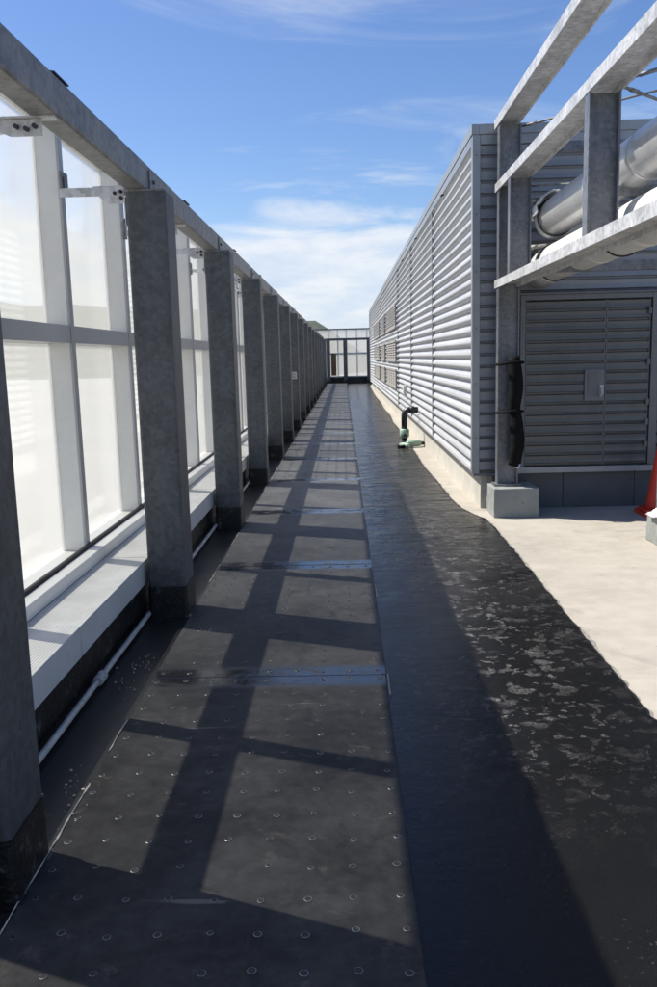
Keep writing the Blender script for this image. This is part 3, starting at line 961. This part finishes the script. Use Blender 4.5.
# access doors
g = MB()
g.box(DX0, DX0 + 0.05, BYF - 0.022, BYF + 0.05, DZ0, DZ1)
g.box(DX1 - 0.002, DX1 + 0.073, BYF - 0.022, BYF + 0.05, DZ0, DZ1)
g.box(DX0 + 0.051, DX1 - 0.003, BYF - 0.022, BYF + 0.05, DZ1 - 0.05, DZ1)
g.box(DX0 - 0.02, DX1 + 0.09, BYF - 0.045, BYF + 0.05, DZ1 + 0.001, DZ1 + 0.02)
g.build('door_frame', M['door_trim'], bl, 0.003)
for i, (a, b_) in enumerate(((DX0 + 0.058, 2.630), (2.634, DX1 - 0.012))):
    dl = clad_end(a, b_, DZ0 + 0.012, DZ1 - 0.06, BYF - 0.004, M['door'], 'door_leaf', bl, 0.105, 0.02)
    g = MB()
    g.box(a, a + 0.012, BYF + 0.0, BYF + 0.03, DZ0 + 0.012, DZ1 - 0.06)
    g.box(b_ - 0.012, b_, BYF + 0.0, BYF + 0.03, DZ0 + 0.012, DZ1 - 0.06)
    g.build('leaf_edge', M['core'], dl)
    if i == 0:
        g = MB()
        g.box(2.425, 2.625, BYF - 0.02, BYF - 0.0055, 1.10, 1.415)
        g.build('latch_plate', M['door_trim'], dl, 0.003)
        g = MB()
        g.box(2.458, 2.558, BYF - 0.026, BYF - 0.021, 1.155, 1.385)
        g.build('latch_recess', M['core'], dl)
        g = MB()
        g.box(2.575, 2.612, BYF - 0.034, BYF - 0.021, 1.16, 1.26)
        g.tube([(2.593, BYF - .045, 1.23), (2.593, BYF - .05, 1.16), (2.57, BYF - .05, 1.14)], 0.009, 8)
        g.build('padlock', M['galv_bright'], dl)
    else:
        g = MB()
        for zz_ in (0.62, 0.85, 1.05, 1.45, 1.95):
            g.box(b_ - 0.03, b_ + 0.002, BYF - 0.028, BYF - 0.01, zz_, zz_ + 0.06)
        g.build('hinges', M['door'], dl)
# vents in the far part of the side wall
for (z0, z1) in ((2.27, 2.86), (1.45, 1.98), (0.78, 1.27)):
    for (y0, y1) in ((20.9, 25.3), (26.4, 28.9), (30.4, 35.0)):
        v = MB()
        for q in (0, 1):
            yy = y0 if q == 0 else y1 - 0.05
            v.box(1.268, 1.30, yy, yy + 0.05, z0, z1)
            zz_ = z0 if q == 0 else z1 - 0.05
            v.box(1.268, 1.30, y0 + 0.051, y1 - 0.051, zz_, zz_ + 0.05)
        vo = v.build('vent', M['vent'], bl)
        v = MB()
        n = int((z1 - z0 - 0.1) / 0.06)
        for q in range(n):
            zq = z0 + 0.055 + q * (z1 - z0 - 0.11) / n
            v.prism([(1.272, zq), (1.276, zq), (1.298, zq + 0.05), (1.294, zq + 0.05)], y0 + 0.052, y1 - 0.052, 'y')
        nx = max(2, int((y1 - y0) / 0.8))
        for q in range(1, nx):
            yy = y0 + (y1 - y0) * q / nx
            v.box(1.2665, 1.2715, yy - 0.03, yy + 0.03, z0 + 0.051, z1 - 0.051)
        v.build('blades', M['vent'], vo)
# screws in the cladding end strip and a small wall box
g = MB()
for z in (0.75, 1.3, 1.85, 2.4, 2.95, 3.5):
    g.tube([(1.334, BYF, z), (1.334, BYF - 0.006, z)], 0.006, 8)
g.build('fixings', M['bolt'], bl)
g = MB()
g.box(1.235, 1.30, 17.75, 17.97, 0.78, 0.98)
g.build('wall_box', M['white_alu'], bl, 0.01)
g = MB()
for y, z in ((11.0, 3.57), (14.9, 3.57), (18.2, 3.57)):
    g.tube([(1.30, y, z), (1.27, y, z), (1.268, y, z - 0.02)], 0.014, 10)
g.build('weep_spouts', M['black_pvc'], bl)

# ------------------------------------------------------------------ pipe rack
def ibeam(g, p0, p1, axis, wid, dep, tf=0.012, tw=0.010, x0=1.50):
    """H section running along axis 'z' or 'y': flanges stand at x0 and x0+wid"""
    a, b_, c = p0, p1, dep          # dep = (lo, hi) of the flange in the remaining axis
    lo, hi = dep
    mid = (lo + hi) / 2
    if axis == 'z':
        g.box(x0, x0 + tf, lo, hi, a, b_)
        g.box(x0 + wid - tf, x0 + wid, lo, hi, a, b_)
        g.box(x0 + tf, x0 + wid - tf, mid - tw / 2, mid + tw / 2, a, b_)
    else:
        g.box(x0, x0 + tf, a, b_, lo, hi)
        g.box(x0 + wid - tf, x0 + wid, a, b_, lo, hi)
        g.box(x0 + tf, x0 + wid - tf, a, b_, mid - tw / 2, mid + tw / 2)


rk = empty('pipe_rack', (1.6, 8.38, 0.29), 'galvanised steel pipe rack frame standing in front of the louvred end wall', 'pipe rack')
g = MB(); ibeam(g, 0.312, 3.715, 'z', 0.205, (8.33, 8.44), x0=1.508); g.build('post', M['galv_post'], rk)
g = MB(); g.box(1.475, 1.75, 8.29, 8.48, 0.290, 0.311); g.build('base_plate', M['galv_post'], rk)
for (z0, z1, yend) in ((2.225, 2.30, 8.5), (3.128, 3.205, 8.5), (3.716, 3.80, 8.55)):
    g = MB(); ibeam(g, -2.5, yend, 'y', 0.20, (z0, z1), x0=1.498, tf=0.014)
    g.box(1.498, 1.698, yend + 0.0005, yend + 0.008, z0, z1)
    g.build('chord', M['galv_bright'], rk)
for y in (7.82, 5.40, 2.6, 0.2):
    g = MB(); ibeam(g, 2.302, 3.126, 'z', 0.19, (y - 0.05, y + 0.05), x0=1.502); g.build('strut', M['galv_post'], rk)
# second post on the right edge and cross members
g = MB(); ibeam(g, 0.262, 3.60, 'z', 0.20, (6.84, 6.95), x0=2.58); g.build('post', M['galv_post'], rk)
g = MB(); g.box(2.55, 2.83, 6.80, 6.99, 0.242, 0.261); g.build('base_plate', M['galv_post'], rk)
for z in (2.222, 3.128):
    g = MB()
    g.box(1.705, 2.579, 6.86, 6.87, z, z + 0.075)
    g.box(1.705, 2.579, 6.8705, 6.92, z + 0.065, z + 0.075)
    g.box(1.705, 2.579, 6.8705, 6.92, z, z + 0.01)
    g.build('cross_beam', M['galv_post'], rk)
g = MB(); g.box(1.70, 3.4, 5.66, 5.70, 2.575, 2.64); g.box(1.70, 3.4, 5.705, 5.76, 2.575, 2.585); g.build('cross_beam', M['galv_post'], rk)
for (p, q, rr) in (((1.70, 8.42, 3.70), (2.9, 7.2, 3.72), 0.010), ((1.69, 5.35, 3.15), (2.9, 6.5, 3.15), 0.010), ((1.69, 5.35, 3.18), (3.0, 5.0, 3.45), 0.009),
                   ((1.72, 8.25, 2.98), (2.35, 7.2, 2.98), 0.018), ((1.70, 8.2, 2.56), (2.25, 7.4, 2.56), 0.016), ((1.70, 7.8, 3.05), (2.6, 5.2, 2.62), 0.008)):
    g = MB(); g.tube([p, q], rr, 8)
    p, q = Vector(p), Vector(q)
    t = (q - p).normalized()
    g.tube([p + t * 0.10, p + t * 0.20], rr * 1.4, 8)
    g.build('tie_rod', M['galv_rail'], rk)

# concrete blocks under the posts
def block(name, x0, x1, y0, y1, z1, label):
    g = MB()
    nx, ny, nz = 8, 6, 5
    g.box(x0, x1, y0, y1, 0.0, z1)
    bmesh.ops.subdivide_edges(g.b, edges=g.b.edges, cuts=7, use_grid_fill=True)
    for v in g.b.verts:
        k = noise.noise_vector(v.co * 9) * 0.007 + noise.noise_vector(v.co * 31) * 0.003
        if v.co.z < 0.002: k.z = 0
        v.co += k
    return tag(g.build(name, M['block'], None, 0.008, 2, loc=None), label, 'concrete block', 'rough concrete blocks under the rack posts')


block('concrete_block', 1.445, 1.885, 8.14, 8.585, 0.288, 'rough grey concrete block under the rack post at the building corner')
block('concrete_block', 2.545, 2.92, 6.74, 7.06, 0.24, 'pale concrete block under the second rack post, cut by the right photo edge')

# pipes on the rack
def arc_pipe(zc, rad, name, label, m_run, m_end, ystart, bend=42):
    p = empty(name, (1.90, 5.0, zc), label, 'pipe')
    MB().tube([(1.90, -2.5, zc), (1.90, ystart, zc)], rad, 28).build('pipe_run', m_run, p)
    pts, rads = [], []
    RB = 0.30
    for i in range(13):
        a = R(bend * i / 12)
        pts.append((1.90 + RB * (1 - math.cos(a)), ystart + RB * math.sin(a), zc))
        rads.append(rad * (1.03 + 0.02 * (i % 2)))
    last = Vector(pts[-1])
    k = (8.66 - last.y) / math.cos(R(bend))
    pts.append(tuple(last + Vector((k * math.sin(R(bend)), k * math.cos(R(bend)), 0)))); rads.append(rad * 1.03)
    MB().tube(pts, rads, 28).build('elbow', m_end, p)
    for y in (ystart - 0.06, ystart - 1.9, ystart - 3.8, ystart - 5.7):
        ring = MB()
        pr = [(1.90 + (rad + 0.006) * math.cos(t), y, zc + (rad + 0.006) * math.sin(t)) for t in [2 * math.pi * k / 28 for k in range(29)]]
        ring.tube(pr, 0.0055, 6)
        ring.box(1.90 - rad - 0.03, 1.90 - rad - 0.005, y - 0.02, y + 0.02, zc + 0.08, zc + 0.12)
        ring.build('clamp', M['black_pvc'], p)
    for y in [ystart - 0.95 * k - 0.5 for k in range(1, 9)]:
        MB().tube([(1.90, y - 0.02, zc), (1.90, y + 0.02, zc)], rad + 0.004, 28).build('jacket_seam', m_run, p)
    return p


arc_pipe(2.775, 0.160, 'insulated_pipe', 'upper large pipe with shiny silver metal jacket on the rack', M['pipe_silver'], M['pipe_silver'], 7.78)
p2 = arc_pipe(2.385, 0.155, 'insulated_pipe', 'lower pipe wrapped in white lagging along the bottom of the rack', M['white_wrap'], M['white_wrap'], 7.80, 5)
# white cloth cap tucked over the upper elbow
g = MB()
for i in range(9):
    row = []
    for j in range(13):
        a = R(88 + 92 * j / 12)
        y = 7.62 + 0.36 * i / 8
        rr = 0.196 + 0.03 * noise.noise(Vector((i * .7, j * .6, 0)))
        off = 0.30 * (1 - math.cos(math.asin(min(0.99, max(0, (y - 7.78)) / 0.30)))) if y > 7.78 else 0
        row.append(g.b.verts.new((1.90 + off + rr * math.cos(a), y, 2.775 + rr * math.sin(a))))
    if i:
        for j in range(12):
            f = g.b.faces.new((prev[j], prev[j + 1], row[j + 1], row[j])); f.smooth = True
    prev = row
o = g.build('white_wrap', M['white_wrap'], None)
md = o.modifiers.new('solid', 'SOLIDIFY'); md.thickness = 0.012
tag(o, 'crumpled white cloth wrap over the end of the silver pipe', 'wrap')

# black foam lagging hanging on the post
fl = empty('foam_lagging', (1.655, 8.28, 0.5), 'black foam pipe lagging tied to the front of the rack post', 'foam lagging')
def sleeve(z0, z1, bow, x0):
    n = 14
    pts, rads = [], []
    for i in range(n + 1):
        t = i / n
        pts.append((x0 + bow * math.sin(math.pi * t) + 0.006 * noise.noise(Vector((t * 6, z0, 0))), 8.275 - 0.02 * math.sin(math.pi * t), z0 + (z1 - z0) * t))
        rads.append(0.058 + 0.012 * math.sin(math.pi * t) + 0.006 * noise.noise(Vector((t * 9, z0, 4))))
    MB().tube(pts, rads, 14).build('sleeve', M['black_rubber'], fl)
sleeve(0.50, 1.03, 0.028, 1.662)
sleeve(1.02, 1.56, 0.022, 1.648)
for z, x in ((1.03, 1.655), (1.50, 1.645)):
    g = MB()
    g.tube([(1.495, 8.32, z - 0.01), (1.55, 8.20, z), (1.66, 8.195, z + 0.012), (1.735, 8.24, z + 0.005), (1.728, 8.40, z)], 0.014, 8)
    g.build('tie', M['black_rubber'], fl)
g = MB()
g.tube([(1.665, 8.26, 0.505), (1.668, 8.24, 0.49), (1.70, 8.225, 0.485), (1.71, 8.23, 0.52)], 0.012, 8)
g.build('hose_end', M['galv_bright'], fl)

# traffic cone
CN = (3.06, 8.16)
cn = empty('traffic_cone', (CN[0], CN[1], 0.0), 'orange red traffic cone by the end wall at the right edge', 'traffic cone')
g = MB()
g.prism(rrect(CN[0] - 0.19, CN[0] + 0.19, CN[1] - 0.19, CN[1] + 0.19, 0.05), 0.0, 0.035, 'z')
g.prism(rrect(CN[0] - 0.165, CN[0] + 0.165, CN[1] - 0.165, CN[1] + 0.165, 0.05), 0.0352, 0.065, 'z')
g.build('base', M['orange'], cn, 0.006)
g = MB()
g.tube([(CN[0], CN[1], 0.0655), (CN[0], CN[1], 0.10), (CN[0], CN[1], 0.70), (CN[0], CN[1], 0.72)], [0.135, 0.125, 0.034, 0.028], 28)
g.build('cone_body', M['orange'], cn)
# crumpled white plastic at the foot of the second post
g = MB()
n = 12
vs = [[None] * n for _ in range(n)]
for i in range(n):
    for j in range(n):
        x = 2.50 + 0.26 * i / (n - 1); y = 6.66 + 0.16 * j / (n - 1)
        e = min(i, j, n - 1 - i, n - 1 - j) / 3.0
        z = 0.245 + 0.085 * min(1, e) * (0.6 + 0.6 * noise.noise(Vector((x * 22, y * 22, 1)))) + (0.0 if j > 4 else -0.0)
        vs[i][j] = g.b.verts.new((x + .02 * noise.noise(Vector((x * 30, y * 30, 5))), y + 0.13, z))
for i in range(n - 1):
    for j in range(n - 1):
        g.b.faces.new((vs[i][j], vs[i + 1][j], vs[i + 1][j + 1], vs[i][j + 1]))
o = g.build('plastic_sheet', M['plastic'])
md = o.modifiers.new('solid', 'SOLIDIFY'); md.thickness = 0.006
tag(o, 'crumpled white plastic on the block beside the cone', 'plastic sheet')

# ------------------------------------------------------------------ drain pipe and the tools lying by it
dp = empty('drain_pipe', (1.06, 15.0, 0), 'black elbow drain pipe coming out of the louvred wall', 'drain pipe')
g = MB()
pts = [(1.30, 15.0, 0.64), (1.16, 15.0, 0.645)]
for i in range(7):
    a = R(90 * i / 6)
    pts.append((1.16 - 0.10 * math.sin(a), 15.0, 0.545 + 0.10 * math.cos(a)))
pts += [(1.06, 15.0, 0.30)]
g.tube(pts, 0.055, 16)
g.tube([(1.23, 15.0, 0.642), (1.16, 15.0, 0.644)], 0.066, 16)
g.build('pipe', M['black_pvc'], dp)
g = MB()
g.tube([(1.06, 15.0, 0.15), (1.06, 15.0, 0.18), (1.06, 15.0, 0.29), (1.06, 15.0, 0.31)], [0.07, 0.085, 0.085, 0.065], 16)
g.build('coupling', M['green'], dp)
g = MB()
g.tube([(1.06, 15.0, 0.012), (1.06, 15.0, 0.149)], 0.05, 14)
g.tube([(1.06, 14.92, 0.20), (1.06, 14.88, 0.20)], 0.03, 10)
g.build('outlet', M['black_pvc'], dp)


def power_tool(x, y, rz, label, sc):
    t = empty('power_tool', (x, y, 0.0), label, 'power tool', 'power tools left by the drain pipe')
    ca, sa = math.cos(rz), math.sin(rz)
    P = lambda a, b_, z: (x + sc * (ca * a - sa * b_), y + sc * (sa * a + ca * b_), sc * z + 0.006)
    g = MB()
    g.tube([P(-.16, 0, .06), P(-.13, 0, .06), P(.05, 0, .065), P(.10, 0, .06)], [.03 * sc, .05 * sc, .052 * sc, .04 * sc], 12)
    g.build('body', M['green'], t)
    g = MB()
    g.tube([P(-.05, 0.03, .05), P(-.06, .12, .04), P(-.07, .19, .04)], [.034 * sc, .03 * sc, .04 * sc], 10)
    g.build('handle', M['black_rubber'], t)
    g = MB()
    g.tube([P(.10, 0, .06), P(.16, 0, .055), P(.17, 0, .05)], [.03 * sc, .03 * sc, .012 * sc], 10)
    g.tube([P(.17, 0, .05), P(.26, 0, .05)], .008 * sc, 8)
    g.build('chuck', M['black_pvc'], t)
    return t


power_tool(1.22, 14.72, 0.4, 'pale green power tool lying beside the wall under the drain pipe', 1.1)
power_tool(1.02, 14.55, 2.2, 'dark and green power tool lying in front of the drain pipe', 0.9)
g = MB(); g.box(-0.19, 0.19, -0.06, 0.06, 0.0, 0.07)
o = g.build('timber_offcut', M['plastic'], None, 0.003, loc=(0.83, 15.3, 0.006)); o.rotation_euler.z = 0.25
tag(o, 'pale offcut lying left of the drain pipe', 'offcut')
g = MB(); g.box(-0.15, 0.15, -0.08, 0.08, 0.0, 0.09)
o = g.build('black_offcut', M['black_rubber'], None, 0.01, loc=(0.84, 14.95, 0.006)); o.rotation_euler.z = -0.3
tag(o, 'flat black roll end lying at the foot of the drain pipe', 'offcut')
g = MB(); g.box(-0.20, 0.20, -0.04, 0.04, 0.0, 0.035)
o = g.build('white_batten', M['plastic'], None, 0.003, loc=(0.93, 14.2, 0.006)); o.rotation_euler.z = -0.15
tag(o, 'short white batten lying on the membrane edge in front of the tools', 'batten')
